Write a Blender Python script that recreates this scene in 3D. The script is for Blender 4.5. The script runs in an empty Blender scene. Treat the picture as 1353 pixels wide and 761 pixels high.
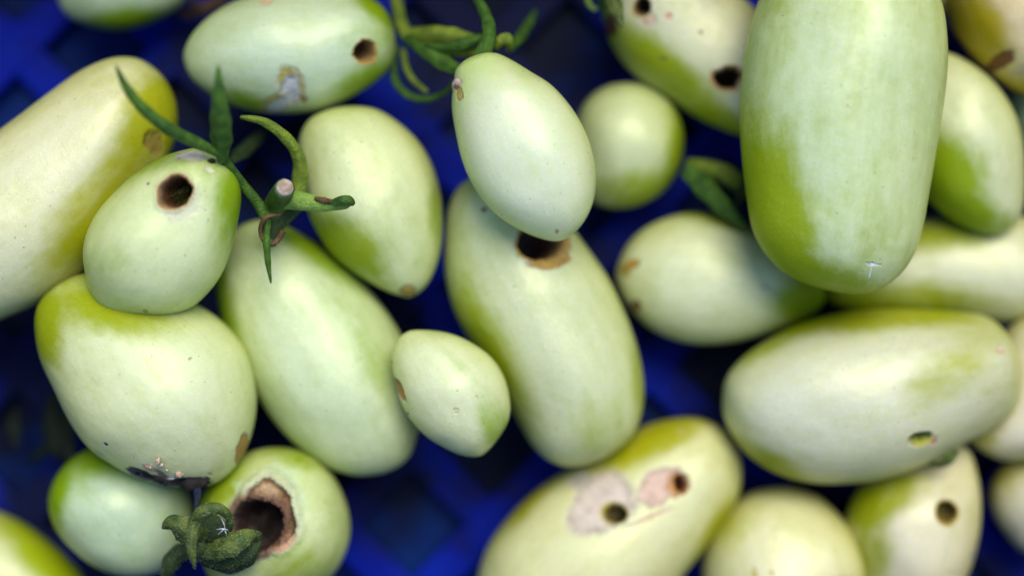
import bpy, math, random
import numpy as np
from mathutils import Vector

random.seed(7)
R = math.radians
scene = bpy.context.scene
C = scene.collection

# ------------------------------------------------------------------ camera, sky, sun, exposure
CAM_H = 0.345            # metres above the crate floor
LENS, SENSOR = 60.0, 36.0
cd = bpy.data.cameras.new('camera')
cd.lens = LENS
cd.sensor_width = SENSOR
cd.clip_start = 0.005
cd.clip_end = 50.0
cd.dof.use_dof = True
cd.dof.focus_distance = CAM_H - 0.0495
cd.dof.aperture_fstop = 3.1
cam = bpy.data.objects.new('camera', cd)
cam.location = (0, 0, CAM_H)
C.objects.link(cam)
scene.camera = cam

SUN_EL, SUN_AZ = R(60), R(20)     # azimuth measured from +Y (top of the picture) towards +X
world = bpy.data.worlds.new('World')
scene.world = world
world.use_nodes = True
wn = world.node_tree
sky = wn.nodes.new('ShaderNodeTexSky')
sky.sky_type = 'NISHITA'
sky.sun_disc = False
sky.sun_elevation = SUN_EL
sky.sun_rotation = SUN_AZ
sky.air_density = 1.0
sky.ozone_density = 4.0
sky.dust_density = 0.3
bg = wn.nodes['Background']
wn.links.new(sky.outputs[0], bg.inputs[0])
bg.inputs[1].default_value = 0.14

sd = bpy.data.lights.new('sun', 'SUN')
sd.energy = 1.7
sd.angle = R(38)
sd.color = (1.0, 0.93, 0.82)
sun = bpy.data.objects.new('sun', sd)
dv = Vector((math.sin(SUN_AZ) * math.cos(SUN_EL), math.cos(SUN_AZ) * math.cos(SUN_EL), math.sin(SUN_EL)))
sun.rotation_euler = dv.to_track_quat('Z', 'Y').to_euler()
C.objects.link(sun)

vs = scene.view_settings
vs.view_transform = 'Standard'
vs.look = 'None'
vs.gamma = 1.0
vs.use_curve_mapping = False
vs.exposure = 1.1

PXW, PXH = 1353.0, 761.0


def px_scale(z):
    return (CAM_H - z) * SENSOR / LENS / PXW


def P(px, py, zmm):
    """A point seen at photograph pixel (px, py) and standing zmm millimetres above the crate floor."""
    z = zmm / 1000.0
    s = px_scale(z)
    return ((px - PXW / 2) * s, (PXH / 2 - py) * s, z)


# ------------------------------------------------------------------ small node helpers
def new_mat(name):
    m = bpy.data.materials.new(name)
    m.use_nodes = True
    nt = m.node_tree
    return m, nt, nt.nodes['Principled BSDF']


def mixc(nt, fac, a, b):
    n = nt.nodes.new('ShaderNodeMix')
    n.data_type = 'RGBA'
    for sock, v in ((n.inputs[0], fac), (n.inputs[6], a), (n.inputs[7], b)):
        if hasattr(v, 'links'):
            nt.links.new(v, sock)
        else:
            sock.default_value = v if not isinstance(v, tuple) else (*v, 1.0)[:4]
    return n.outputs[2]


def math_n(nt, op, a, b=None, c=None):
    n = nt.nodes.new('ShaderNodeMath')
    n.operation = op
    for i, v in enumerate((a, b, c)):
        if v is None:
            continue
        if hasattr(v, 'links'):
            nt.links.new(v, n.inputs[i])
        else:
            n.inputs[i].default_value = v
    return n.outputs[0]


def ramp(nt, val, lo, hi):
    n = nt.nodes.new('ShaderNodeMapRange')
    n.interpolation_type = 'SMOOTHSTEP'
    nt.links.new(val, n.inputs[0])
    n.inputs[1].default_value = lo
    n.inputs[2].default_value = hi
    return n.outputs[0]


def attr(nt, name):
    n = nt.nodes.new('ShaderNodeAttribute')
    n.attribute_name = name
    return n


def noise(nt, vec, scale, detail=3.0, rough=0.55):
    n = nt.nodes.new('ShaderNodeTexNoise')
    n.inputs['Scale'].default_value = scale
    n.inputs['Detail'].default_value = detail
    n.inputs['Roughness'].default_value = rough
    nt.links.new(vec, n.inputs['Vector'])
    return n.outputs['Fac']


def mapping(nt, vec, scale):
    n = nt.nodes.new('ShaderNodeMapping')
    n.inputs['Scale'].default_value = scale
    nt.links.new(vec, n.inputs['Vector'])
    return n.outputs[0]


def bump(nt, bsdf, height, dist, strength=1.0):
    b = nt.nodes.new('ShaderNodeBump')
    b.inputs['Distance'].default_value = dist
    b.inputs['Strength'].default_value = strength
    nt.links.new(height, b.inputs['Height'])
    nt.links.new(b.outputs[0], bsdf.inputs['Normal'])


# ------------------------------------------------------------------ materials
def skin_material():
    m, nt, b = new_mat('tomato_skin')
    lng = attr(nt, 'along').outputs['Vector']
    streak = noise(nt, mapping(nt, lng, (42.0, 230.0, 230.0)), 1.0, 4.0, 0.6)
    cloud = noise(nt, lng, 130.0, 4.0)
    mott = noise(nt, lng, 480.0, 3.0)
    grain = noise(nt, lng, 2300.0, 2.0, 0.6)
    pale = attr(nt, 'pale').outputs['Color']
    ripe_shade = attr(nt, 'ripe_shade').outputs['Color']
    green = attr(nt, 'green').outputs['Fac']

    def dev(v, k):
        return math_n(nt, 'MULTIPLY', math_n(nt, 'SUBTRACT', v, 0.5), k)
    g = math_n(nt, 'ADD', green, dev(streak, 0.95))
    g = math_n(nt, 'ADD', g, dev(cloud, 0.55))
    g = math_n(nt, 'ADD', g, dev(mott, 0.4))
    g = math_n(nt, 'ADD', g, dev(grain, 0.55))
    g = ramp(nt, g, -0.25, 1.05)
    col = mixc(nt, g, pale, ripe_shade)
    # pale waxy bloom speckle in the skin
    sp = ramp(nt, grain, 0.48, 0.72)
    col = mixc(nt, math_n(nt, 'MULTIPLY', math_n(nt, 'MULTIPLY', sp, 0.36), math_n(nt, 'SUBTRACT', 1.15, g)), col, (0.86, 0.88, 0.62))
    mk = attr(nt, 'mark')
    fine = noise(nt, lng, 900.0, 4.0, 0.65)
    mcol = mixc(nt, math_n(nt, 'MULTIPLY', ramp(nt, mott, 0.40, 0.75), 0.28), mk.outputs['Color'], (0.16, 0.07, 0.02))
    a = math_n(nt, 'ADD', mk.outputs['Alpha'], dev(fine, 0.55))
    mcol = mixc(nt, math_n(nt, 'MULTIPLY', math_n(nt, 'MULTIPLY', attr(nt, 'edge').outputs['Fac'], ramp(nt, fine, 0.30, 0.55)), 0.38), mcol, (0.13, 0.07, 0.015))
    mfac = math_n(nt, 'MULTIPLY', ramp(nt, a, 0.12, 0.66), ramp(nt, mk.outputs['Alpha'], 0.0, 0.15))
    col = mixc(nt, mfac, col, mcol)
    # sparse dust flecks
    fl = ramp(nt, noise(nt, lng, 1500.0, 1.0, 0.5), 0.735, 0.78)
    col = mixc(nt, math_n(nt, 'MULTIPLY', fl, 0.55), col, (0.20, 0.15, 0.07))
    nt.links.new(col, b.inputs['Base Color'])
    nt.links.new(math_n(nt, 'SUBTRACT', 0.70, math_n(nt, 'MULTIPLY', g, 0.45)), b.inputs['Specular IOR Level'])
    rough = math_n(nt, 'ADD', math_n(nt, 'ADD', 0.40, dev(cloud, 0.25)), math_n(nt, 'MULTIPLY', mfac, 0.4))
    nt.links.new(rough, b.inputs['Roughness'])
    b.inputs['IOR'].default_value = 1.5
    b.inputs['Subsurface Weight'].default_value = 0.25
    b.inputs['Subsurface Radius'].default_value = (0.0020, 0.0032, 0.0005)
    b.inputs['Subsurface Scale'].default_value = 1.0
    # the green cuticle: a tinted layer, deeper in colour where one looks through it aslant
    nt.links.new(math_n(nt, 'SUBTRACT', 1.0, math_n(nt, 'MULTIPLY', mfac, 0.9)), b.inputs['Coat Weight'])
    b.inputs['Coat IOR'].default_value = 1.15
    nt.links.new(math_n(nt, 'ADD', rough, 0.08), b.inputs['Coat Roughness'])
    b.inputs['Coat Tint'].default_value = (0.90, 0.925, 0.55, 1.0)
    h = math_n(nt, 'ADD', math_n(nt, 'MULTIPLY', grain, 0.07), math_n(nt, 'MULTIPLY', cloud, 0.7))
    h = math_n(nt, 'ADD', h, math_n(nt, 'MULTIPLY', mott, 0.10))
    h = math_n(nt, 'ADD', h, math_n(nt, 'MULTIPLY', math_n(nt, 'MULTIPLY', fine, mfac), 1.4))
    bump(nt, b, h, 0.0012, 0.4)
    return m


def flesh_material():
    m, nt, b = new_mat('bored_flesh')
    tc = nt.nodes.new('ShaderNodeTexCoord').outputs['Object']
    mk = attr(nt, 'mark')
    n1 = noise(nt, tc, 700.0, 4.0)
    col = mixc(nt, math_n(nt, 'MULTIPLY', ramp(nt, n1, 0.35, 0.7), 0.45), mk.outputs['Color'], (0.07, 0.03, 0.012))
    nt.links.new(col, b.inputs['Base Color'])
    b.inputs['Roughness'].default_value = 0.65
    bump(nt, b, n1, 0.0015, 0.8)
    return m


def plant_material(name, c1, c2, scale=500.0, fuzz=0.25, rough=0.55):
    m, nt, b = new_mat(name)
    tc = nt.nodes.new('ShaderNodeTexCoord').outputs['Object']
    n1 = noise(nt, tc, scale, 4.0)
    n2 = noise(nt, tc, scale * 6, 2.0)
    col = mixc(nt, ramp(nt, n1, 0.3, 0.7), c1, c2)
    col = mixc(nt, math_n(nt, 'MULTIPLY', ramp(nt, n2, 0.58, 0.75), fuzz), col, (0.45, 0.5, 0.3))
    nt.links.new(col, b.inputs['Base Color'])
    b.inputs['Roughness'].default_value = rough
    b.inputs['Specular IOR Level'].default_value = 0.3
    bump(nt, b, n2, 0.0006, 0.7)
    return m


SHADE_OFFSET = (0.72, 0.55, 0.2)     # offset of the dark noise painted as shade in the floor gaps


def plastic_material(name='blue_plastic', c1=(0.0003, 0.008, 0.24), c2=(0.0005, 0.018, 0.33)):
    m, nt, b = new_mat(name)
    tc = nt.nodes.new('ShaderNodeNewGeometry').outputs['Position']
    off = nt.nodes.new('ShaderNodeMapping')
    off.inputs['Location'].default_value = SHADE_OFFSET
    nt.links.new(tc, off.inputs['Vector'])
    n1 = noise(nt, tc, 60.0, 4.0)
    n2 = noise(nt, off.outputs[0], 20.0, 5.0, 0.62)
    col = mixc(nt, ramp(nt, n1, 0.35, 0.75), c1, c2)
    col = mixc(nt, math_n(nt, 'MULTIPLY', ramp(nt, n2, 0.42, 0.56), 0.9), col, (0.004, 0.006, 0.012))  # near-black blotches paint the unlit gaps into the blue
    nt.links.new(col, b.inputs['Base Color'])
    b.inputs['Roughness'].default_value = 0.55
    b.inputs['IOR'].default_value = 1.3
    b.inputs['Specular IOR Level'].default_value = 0.2
    return m


def ground_material():
    m, nt, b = new_mat('wet_ground')
    tc = nt.nodes.new('ShaderNodeTexCoord').outputs['Object']
    n1 = noise(nt, tc, 35.0, 5.0)
    col = mixc(nt, ramp(nt, n1, 0.3, 0.7), (0.006, 0.016, 0.026), (0.016, 0.04, 0.06))
    nt.links.new(col, b.inputs['Base Color'])
    b.inputs['Roughness'].default_value = 0.9
    b.inputs['Specular IOR Level'].default_value = 0.1
    bump(nt, b, n1, 0.004, 0.6)
    return m


M_SKIN = skin_material()
M_FLESH = flesh_material()
M_PLASTIC = plastic_material()
M_SHEET = plastic_material('dark_plastic', (0.0005, 0.012, 0.10), (0.001, 0.025, 0.15))
M_GROUND = ground_material()
M_SEPAL = plant_material('sepal_green', (0.018, 0.060, 0.002), (0.060, 0.140, 0.006), 500.0, 0.12)
M_OLIVE = plant_material('olive_stalk', (0.09, 0.14, 0.008), (0.20, 0.26, 0.015))
M_LIME = plant_material('lime_stalk', (0.13, 0.24, 0.03), (0.24, 0.36, 0.05))
M_DARK = plant_material('dark_stalk', (0.010, 0.026, 0.003), (0.03, 0.055, 0.008))
M_FUZZ = plant_material('fuzzy_calyx', (0.020, 0.050, 0.006), (0.11, 0.14, 0.02), 420.0, 0.4)
M_BROWN = plant_material('dry_brown', (0.06, 0.030, 0.008), (0.14, 0.075, 0.022), 500.0, 0.08)
M_CORK = plant_material('cut_cork', (0.36, 0.24, 0.15), (0.60, 0.48, 0.36), 900.0, 0.2, 0.8)
M_CRUST = plant_material('tan_crust', (0.45, 0.26, 0.14), (0.68, 0.52, 0.40), 900.0, 0.2, 0.8)
M_ROT = plant_material('black_rot', (0.006, 0.004, 0.003), (0.026, 0.018, 0.014), 700.0, 0.04, 0.75)
M_SHADE_LEAF = plant_material('shade_dark_leaf', (0.003, 0.008, 0.003), (0.010, 0.020, 0.006), 500.0, 0.0)  # near-black green holds the deep shade over the leaf scraps
M_FZ = plant_material('fuzz', (0.16, 0.20, 0.07), (0.30, 0.34, 0.14), 500.0, 0.0, 0.7)
M_HAIR = plant_material('white_fluff', (0.6, 0.6, 0.58), (0.8, 0.8, 0.78), 700.0, 0.0, 0.8)
M_DRIP = plant_material('bluish_drip', (0.006, 0.009, 0.022), (0.014, 0.022, 0.05), 700.0, 0.0, 0.3)


# ------------------------------------------------------------------ mesh helpers
def np_mesh(name, verts, faces, attrs=None, smooth=True):
    """faces: list of int arrays (n,3) or (n,4)."""
    me = bpy.data.meshes.new(name)
    verts = np.asarray(verts, dtype=np.float32)
    me.vertices.add(len(verts))
    me.vertices.foreach_set('co', verts.ravel())
    loops, starts, tot = [], [], 0
    for f in faces:
        if len(f) == 0:
            continue
        loops.append(f.ravel())
        starts.append(np.arange(len(f)) * f.shape[1] + tot)
        tot += f.size
    loops = np.concatenate(loops).astype(np.int32)
    starts = np.concatenate(starts).astype(np.int32)
    me.loops.add(len(loops))
    me.loops.foreach_set('vertex_index', loops)
    me.polygons.add(len(starts))
    me.polygons.foreach_set('loop_start', starts)
    me.update(calc_edges=True)
    me.validate()
    if attrs:
        for k, (typ, data) in attrs.items():
            a = me.attributes.new(k, typ, 'POINT')
            key = {'FLOAT': 'value', 'FLOAT_VECTOR': 'vector', 'FLOAT_COLOR': 'color'}[typ]
            a.data.foreach_set(key, np.asarray(data, dtype=np.float32).ravel())
    me.polygons.foreach_set('use_smooth', np.full(len(starts), smooth, dtype=bool))
    return me


def link(name, me, mat, parent=None):
    o = bpy.data.objects.new(name, me)
    me.materials.append(mat)
    C.objects.link(o)
    if parent is not None:
        o.parent = parent
    return o


def tag(o, label=None, cat=None, group=None, kind=None):
    if label:
        o['label'] = label
    if cat:
        o['category'] = cat
    if group:
        o['group'] = group
    if kind:
        o['kind'] = kind
    return o


def empty(name, loc):
    o = bpy.data.objects.new(name, None)
    o.empty_display_size = 0.005
    o.location = loc
    C.objects.link(o)
    return o


def catmull(pts, n=10, closed=True):
    p = np.asarray(pts, dtype=float)
    out = []
    N = len(p)
    rng = range(N) if closed else range(N - 1)
    for i in rng:
        if closed:
            a, b, c, d = p[(i - 1) % N], p[i], p[(i + 1) % N], p[(i + 2) % N]
        else:
            a, b, c, d = p[max(i - 1, 0)], p[i], p[i + 1], p[min(i + 2, N - 1)]
        for k in range(n):
            t = k / n
            out.append(0.5 * ((2 * b) + (c - a) * t + (2 * a - 5 * b + 4 * c - d) * t ** 2 + (3 * b - a - 3 * c + d) * t ** 3))
    if not closed:
        out.append(p[-1])
    return np.array(out)


def sstep(lo, hi, x):
    t = np.clip((x - lo) / (hi - lo), 0, 1)
    return t * t * (3 - 2 * t)


GROUP = 'unripe tomatoes heaped in the blue crate'


def fruit(pts, p0, p1, z, label, tilt=0.0, k=1.0, shoulder=0.5, patches=(), marks=(), holes=(),
          pale=(0.59, 0.60, 0.56), ripe_shade=(0.277, 0.343, 0.007), seed=0, fine=None, base_green=0.0, bulge=()):
    """One tomato. pts: its outline; p0 the stem end, p1 the blossom end; z the height of its axis (mm);
    tilt: extra height (mm) of the stem end over the blossom end; k: depth / width."""
    rng = np.random.RandomState(seed + 11)
    poly = catmull(pts, 10)
    p0 = np.array(p0, float)
    p1 = np.array(p1, float)
    L = np.linalg.norm(p1 - p0)
    d = (p1 - p0) / L
    n = np.array([-d[1], d[0]])
    S = (poly - p0) @ d
    T = (poly - p0) @ n
    fine = (len(holes) + len(marks) > 0) if fine is None else fine
    NR, NS = (170, 230) if fine else (72, 96)
    smin, smax = S.min(), S.max()
    i = np.arange(1, NR)
    ss = (smin + smax) / 2 - (smax - smin) / 2 * np.cos(np.pi * i / NR)
    S2, T2 = np.roll(S, -1), np.roll(T, -1)
    lo, hi = np.zeros(NR - 1), np.zeros(NR - 1)
    for j, s in enumerate(ss):
        hit = ((S - s) * (S2 - s) <= 0) & (np.abs(S2 - S) > 1e-9)
        tt = T[hit] + (s - S[hit]) / (S2[hit] - S[hit]) * (T2[hit] - T[hit])
        lo[j], hi[j] = tt.min(), tt.max()
    cen, rad = (lo + hi) / 2, (hi - lo) / 2
    tip0 = T[S.argmin()]
    tip1 = T[S.argmax()]
    # half of the segments on the upper side
    u = np.linspace(0, 1, NS, endpoint=False)
    phi = np.where(u < 0.68, u / 0.68 * np.pi, np.pi + (u - 0.68) / 0.32 * np.pi)
    co, si = np.cos(phi), np.sin(phi)
    f = (ss - smin) / (smax - smin)
    zc = z + tilt * (0.5 - f)
    # gentle lobes, seen as faint ribs along the fruit
    a1, a2 = rng.uniform(0, 6.28, 2)
    wavy = 0.03 * np.sin(2.2 * np.pi * f + a1)[:, None] * np.sin(2 * phi + a2)[None, :] + 0.015 * np.sin(5.1 * np.pi * f + a2)[:, None] * np.cos(3 * phi + a1)[None, :]
    lob = 1 + 0.012 * np.sin(3 * phi + a1) + 0.008 * np.sin(5 * phi + a2)
    U = ss[:, None]
    V = cen[:, None] + rad[:, None] * co[None, :] * np.ones_like(U)
    px = p0[0] + d[0] * U + n[0] * V
    py = p0[1] + d[1] * U + n[1] * V
    zz = np.repeat(zc[:, None], NS, 1) / 1000.0
    sc = px_scale(zz)
    X = (px - PXW / 2) * sc
    Y = (PXH / 2 - py) * sc
    rm = rad[:, None] * px_scale(zz)
    # depth profile: smoother than the outline so that a notch in the outline does not become a groove
    Z = zz + rm * k * si[None, :] * (lob[None, :] + wavy)
    verts = np.stack([X, Y, Z], -1).reshape(-1, 3)
    PXv = np.stack([px, py], -1).reshape(-1, 2)
    top = np.repeat(si[None, :] > -0.05, NR - 1, 0).ravel()
    al = np.stack([np.repeat(U, NS, 1) * sc, rm * co[None, :], rm * k * si[None, :]], -1).reshape(-1, 3)
    for (s_, t_, zz_, ff) in ((smin, tip0, zc[0], 0), (smax, tip1, zc[-1], 1)):
        q = p0 + d * s_ + n * t_
        verts = np.vstack([verts, P(q[0], q[1], zz_)])
        PXv = np.vstack([PXv, q])
        al = np.vstack([al, [s_ * px_scale(zz_ / 1000), 0, 0]])
        top = np.append(top, True)
    al = al + rng.uniform(-1, 1, 3)
    NV = len(verts)
    r0 = np.arange(NR - 2)[:, None] * NS
    c0 = np.arange(NS)[None, :]
    c1 = (c0 + 1) % NS
    quads = np.stack([r0 + c0, r0 + c1, r0 + NS + c1, r0 + NS + c0], -1).reshape(-1, 4)
    a, b = NV - 2, NV - 1
    idx = np.arange(NS)
    nx = (idx + 1) % NS
    tri = np.vstack([np.stack([np.full(NS, a), nx, idx], 1), np.stack([np.full(NS, b), (NR - 2) * NS + idx, (NR - 2) * NS + nx], 1)])
    # ---- pigment, and shade beside neighbouring fruit painted in the same green
    fv = np.clip(((PXv - p0) @ d - smin) / (smax - smin), 0, 1)
    green = base_green + shoulder * (1 - sstep(0.0, 0.34, fv))
    for (cx, cy, rx, ry, ang, w) in patches:
        ca, sa = math.cos(R(ang)), math.sin(R(ang))
        dx, dy = PXv[:, 0] - cx, PXv[:, 1] - cy
        q = np.hypot((dx * ca + dy * sa) / rx, (-dx * sa + dy * ca) / ry)
        green = green + w * (1 - sstep(0.25, 1.4, q)) * 1.25
    mark = np.zeros((NV, 4))
    edge = np.zeros(NV)

    def put(col, w):
        w = np.clip(w, 0, 1)[:, None]
        na = np.maximum(mark[:, 3:], w)
        mark[:, :3] = mark[:, :3] * (1 - w) + np.array(col) * w
        fresh = (mark[:, 3:] < 1e-3) & (w > 0)
        mark[:, :3] = np.where(fresh, np.array(col), mark[:, :3])
        mark[:, 3:] = na

    def centre_normal(cx, cy):
        j = np.argmin(np.where(top, (PXv[:, 0] - cx) ** 2 + (PXv[:, 1] - cy) ** 2, 1e9))
        c = np.array([*P(*(p0 + d * np.clip((np.array([cx, cy]) - p0) @ d, smin + 0.25 * (smax - smin), smax - 0.25 * (smax - smin))), z)])
        nn = verts[j] - c
        return nn / np.linalg.norm(nn)

    def local(cx, cy, rx, ry, ang, rag=0.0):
        ca, sa = math.cos(R(ang)), math.sin(R(ang))
        dx, dy = PXv[:, 0] - cx, PXv[:, 1] - cy
        qx, qy = (dx * ca + dy * sa) / rx, (-dx * sa + dy * ca) / ry
        th = np.arctan2(qy, qx)
        w = np.ones(NV)
        if rag:
            for h in (2, 3, 5, 7, 11, 17, 26):
                w += 1.1 * rag * rng.uniform(-1, 1) / h ** 0.8 * np.cos(h * th + rng.uniform(0, 6.28))
        return np.where(top, np.hypot(qx, qy) / w, 99.0), qx, qy

    for mk in marks:                       # skin scars: (cx, cy, rx, ry, angle, colour, weight[, relief mm])
        cx, cy, rx, ry, ang, col, w = mk[:7]
        q, _, _ = local(cx, cy, rx, ry, ang, 0.22)
        wgt = w * (1 - sstep(0.45, 1.15, q))
        put(col, wgt)
        if w >= 0.8 and max(rx, ry) > 6:
            edge = np.maximum(edge, np.exp(-((q - 0.80) / 0.16) ** 2))
        elif w >= 0.8:
            edge = edge * (1 - wgt)
        if len(mk) > 7:
            verts[:] += centre_normal(cx, cy)[None, :] * (mk[7] / 1000 * (1 - sstep(0.35, 1.0, q)))[:, None]
    inside = np.zeros(NV, int)
    for hi_, h in enumerate(holes, 1):
        cx, cy, rx, ry, ang, depth = h[:6]
        opt = h[6] if len(h) > 6 else {}
        nn = centre_normal(cx, cy)
        q, qx, qy = local(cx, cy, rx, ry, ang, opt.get('rag', 0.16))
        rimc = opt.get('rim', (0.20, 0.09, 0.015))
        ring = np.exp(-((q - 1.02) / opt.get('rimw', 0.14)) ** 2)
        put(opt.get('halo', (0.46, 0.30, 0.10)), 0.5 * (1 - sstep(1.0, 1.45, q)))
        put(rimc, ring * opt.get('rima', 0.9))
        put(opt.get('wall', (0.10, 0.06, 0.015)), 1 - sstep(0.86, 1.0, q))
        put(opt.get('deep', (0.035, 0.03, 0.010)), 1 - sstep(0.55, 0.85, q))
        for (tx, ty, trx, try_, tang, tcol, tw) in opt.get('tints', ()):
            tq, _, _ = local(tx, ty, trx, try_, tang, 0.2)
            put(tcol, tw * (1 - sstep(0.4, 1.2, tq)))
        dp = depth / 1000 * (1 - sstep(opt.get('steep', 0.72), 1.0, q)) * (1 + 0.15 * np.sin(4 * qx + 3 * qy))
        jag = 0.00022 * min(1.0, depth / 8 + (0.6 if 'name' in opt else 0)) * (np.sin(PXv[:, 0] * 0.9 + 2 * np.sin(PXv[:, 1] * 0.37)) + np.sin(PXv[:, 1] * 1.1 + 2 * np.sin(PXv[:, 0] * 0.31))) * (1 - sstep(0.95, 1.12, q))
        dp = dp + jag
        lip = opt.get('lip', 0.18) / 1000 * np.exp(-((q - 1.12) / 0.12) ** 2)
        verts[:] += nn[None, :] * (lip - dp)[:, None]
        inside[q < 0.97] = hi_
    pal = np.array(pale) * (1 + rng.uniform(-0.03, 0.03, 3))
    at = {'along': ('FLOAT_VECTOR', al), 'green': ('FLOAT', green), 'mark': ('FLOAT_COLOR', mark), 'edge': ('FLOAT', edge),
          'pale': ('FLOAT_COLOR', np.tile([*pal, 1], (NV, 1))), 'ripe_shade': ('FLOAT_COLOR', np.tile([*ripe_shade, 1], (NV, 1)))}
    fq = inside[quads].min(1)
    org = np.array(P(*((p0 + p1) / 2), z))
    me = np_mesh('tomato', verts - org, [quads[fq == 0], tri], at)
    if any(True for _ in holes):           # drop the verts that went to the holes
        pass
    o = link('tomato', me, M_SKIN)
    o.location = org
    tag(o, label, 'tomato', GROUP)
    for hi_ in range(1, len(holes) + 1):
        fs = quads[fq == hi_]
        if len(fs) == 0:
            continue
        uq, inv = np.unique(fs.ravel(), return_inverse=True)
        nme = holes[hi_ - 1][6].get('name', 'bore_hole') if len(holes[hi_ - 1]) > 6 else 'bore_hole'
        me2 = np_mesh(nme, verts[uq] - org, [inv.reshape(-1, 4)], {'mark': ('FLOAT_COLOR', mark[uq])})
        link(nme, me2, M_FLESH, o)
    return o


def tube(path, radii, seg=10, flat=1.0, sub=6, cap=True):
    """verts, faces of a tapered tube along world points; flat squeezes it across its local up axis."""
    p = catmull(path, sub, closed=False)
    t0 = np.linspace(0, 1, len(radii))
    rr = np.interp(np.linspace(0, 1, len(p)), t0, radii)
    tan = np.gradient(p, axis=0)
    tan /= np.linalg.norm(tan, axis=1)[:, None] + 1e-12
    V = []
    for q, t, r in zip(p, tan, rr):
        side = np.cross(t, [0, 0, 1.0])
        if np.linalg.norm(side) < 0.15:
            side = np.cross(t, [0, 1.0, 0.1])
        side /= np.linalg.norm(side)
        up = np.cross(side, t)
        for j in range(seg):
            a = 2 * math.pi * j / seg
            V.append(q + side * r * math.cos(a) + up * r * flat * math.sin(a))
    n = len(p)
    Q = [[i * seg + j, i * seg + (j + 1) % seg, (i + 1) * seg + (j + 1) % seg, (i + 1) * seg + j] for i in range(n - 1) for j in range(seg)]
    Tt = []
    if cap:
        V.append(p[0]); V.append(p[-1])
        for j in range(seg):
            Tt.append([len(V) - 2, (j + 1) % seg, j])
            Tt.append([len(V) - 1, (n - 1) * seg + j, (n - 1) * seg + (j + 1) % seg])
    return np.array(V), np.array(Q), np.array(Tt)


def base_of(parent):
    v = np.zeros(3)
    while parent is not None:
        v += np.array(parent.location)
        parent = parent.parent
    return v


def px_tube(name, pts, widths, mat, parent, flat=1.0, seg=10):
    """pts: (px, py, zmm); widths: full widths in pixels along it."""
    path = [P(*q) for q in pts]
    s = px_scale(np.mean([q[2] for q in pts]) / 1000)
    V, Q, T = tube(path, [w / 2 * s for w in widths], seg, flat)
    V = V - base_of(parent)
    return link(name, np_mesh(name, V, [Q, T] if len(T) else [Q]), mat, parent)


def px_leaf(name, pts, widths, mat, parent, fold=0.35, thick=0.35, roll=0.0):
    """A sepal: a blade with a raised midrib fold, real thickness, along (px, py, zmm)."""
    p = catmull([P(*q) for q in pts], 8, closed=False)
    s = px_scale(np.mean([q[2] for q in pts]) / 1000)
    rr = np.interp(np.linspace(0, 1, len(p)), np.linspace(0, 1, len(widths)), widths) / 2 * s
    tan = np.gradient(p, axis=0)
    tan /= np.linalg.norm(tan, axis=1)[:, None] + 1e-12
    th = thick / 1000
    V, nc = [], 7
    for k_, (q, t, r) in enumerate(zip(p, tan, rr)):
        side = np.cross(t, [0, 0, 1.0])
        side /= np.linalg.norm(side) + 1e-9
        up = np.cross(side, t)
        ca, sa = math.cos(roll), math.sin(roll)
        side, up = side * ca + up * sa, up * ca - side * sa
        wob = 1 + 0.035 * math.sin(k_ * 0.9)
        for lay in (1, -1):
            for j in range(nc):
                x = (j / (nc - 1) * 2 - 1) * lay
                hgt = -fold * r * abs(x) + (0.12 * r if abs(x) < 0.1 else 0)
                edge = 1 - abs(x) ** 4 * 0.8
                V.append(q + side * r * x * wob + up * (hgt + lay * th / 2 * edge))
    m = 2 * nc
    n = len(p)
    Q = [[i * m + j, i * m + (j + 1) % m, (i + 1) * m + (j + 1) % m, (i + 1) * m + j] for i in range(n - 1) for j in range(m)]
    E = []
    for base in (0, (n - 1) * m):
        for j in range(nc - 1):
            E.append([base + j, base + j + 1, base + m - 2 - j, base + m - 1 - j])
    V = np.array(V) - base_of(parent)
    return link(name, np_mesh(name, V, [np.array(Q), np.array(E)]), mat, parent)


def hairs(part, count, length, width=0.00007, seed=1):
    """Short fuzz standing on a part: many thin spikes, one mesh."""
    rng = np.random.RandomState(seed)
    me = part.data
    me.calc_loop_triangles()
    nv = len(me.vertices)
    co = np.zeros(nv * 3, np.float32)
    me.vertices.foreach_get('co', co)
    co = co.reshape(-1, 3)
    no = np.zeros(nv * 3, np.float32)
    me.vertices.foreach_get('normal', no)
    no = no.reshape(-1, 3)
    tri = np.zeros(len(me.loop_triangles) * 3, np.int32)
    me.loop_triangles.foreach_get('vertices', tri)
    tri = tri.reshape(-1, 3)
    area = np.linalg.norm(np.cross(co[tri[:, 1]] - co[tri[:, 0]], co[tri[:, 2]] - co[tri[:, 0]]), axis=1)
    pick = rng.choice(len(tri), count, p=area / area.sum())
    w = rng.dirichlet((1, 1, 1), count)
    base = (co[tri[pick]] * w[:, :, None]).sum(1)
    nrm = (no[tri[pick]] * w[:, :, None]).sum(1) + rng.normal(0, 0.45, (count, 3))
    nrm /= np.linalg.norm(nrm, axis=1)[:, None]
    a = np.cross(nrm, rng.normal(0, 1, (count, 3)))
    a /= np.linalg.norm(a, axis=1)[:, None]
    b = np.cross(nrm, a)
    L = length * rng.uniform(0.4, 1.0, (count, 1))
    V = np.stack([base + a * width, base - a * 0.5 * width + b * 0.87 * width, base - a * 0.5 * width - b * 0.87 * width, base + nrm * L], 1).reshape(-1, 3)
    k4 = np.arange(count)[:, None] * 4
    F = np.concatenate([k4 + np.array([[0, 1, 3]]), k4 + np.array([[1, 2, 3]]), k4 + np.array([[2, 0, 3]])])
    tag(link('fuzz', np_mesh('fuzz', V, [F]), M_FZ, part), kind='stuff')


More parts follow.
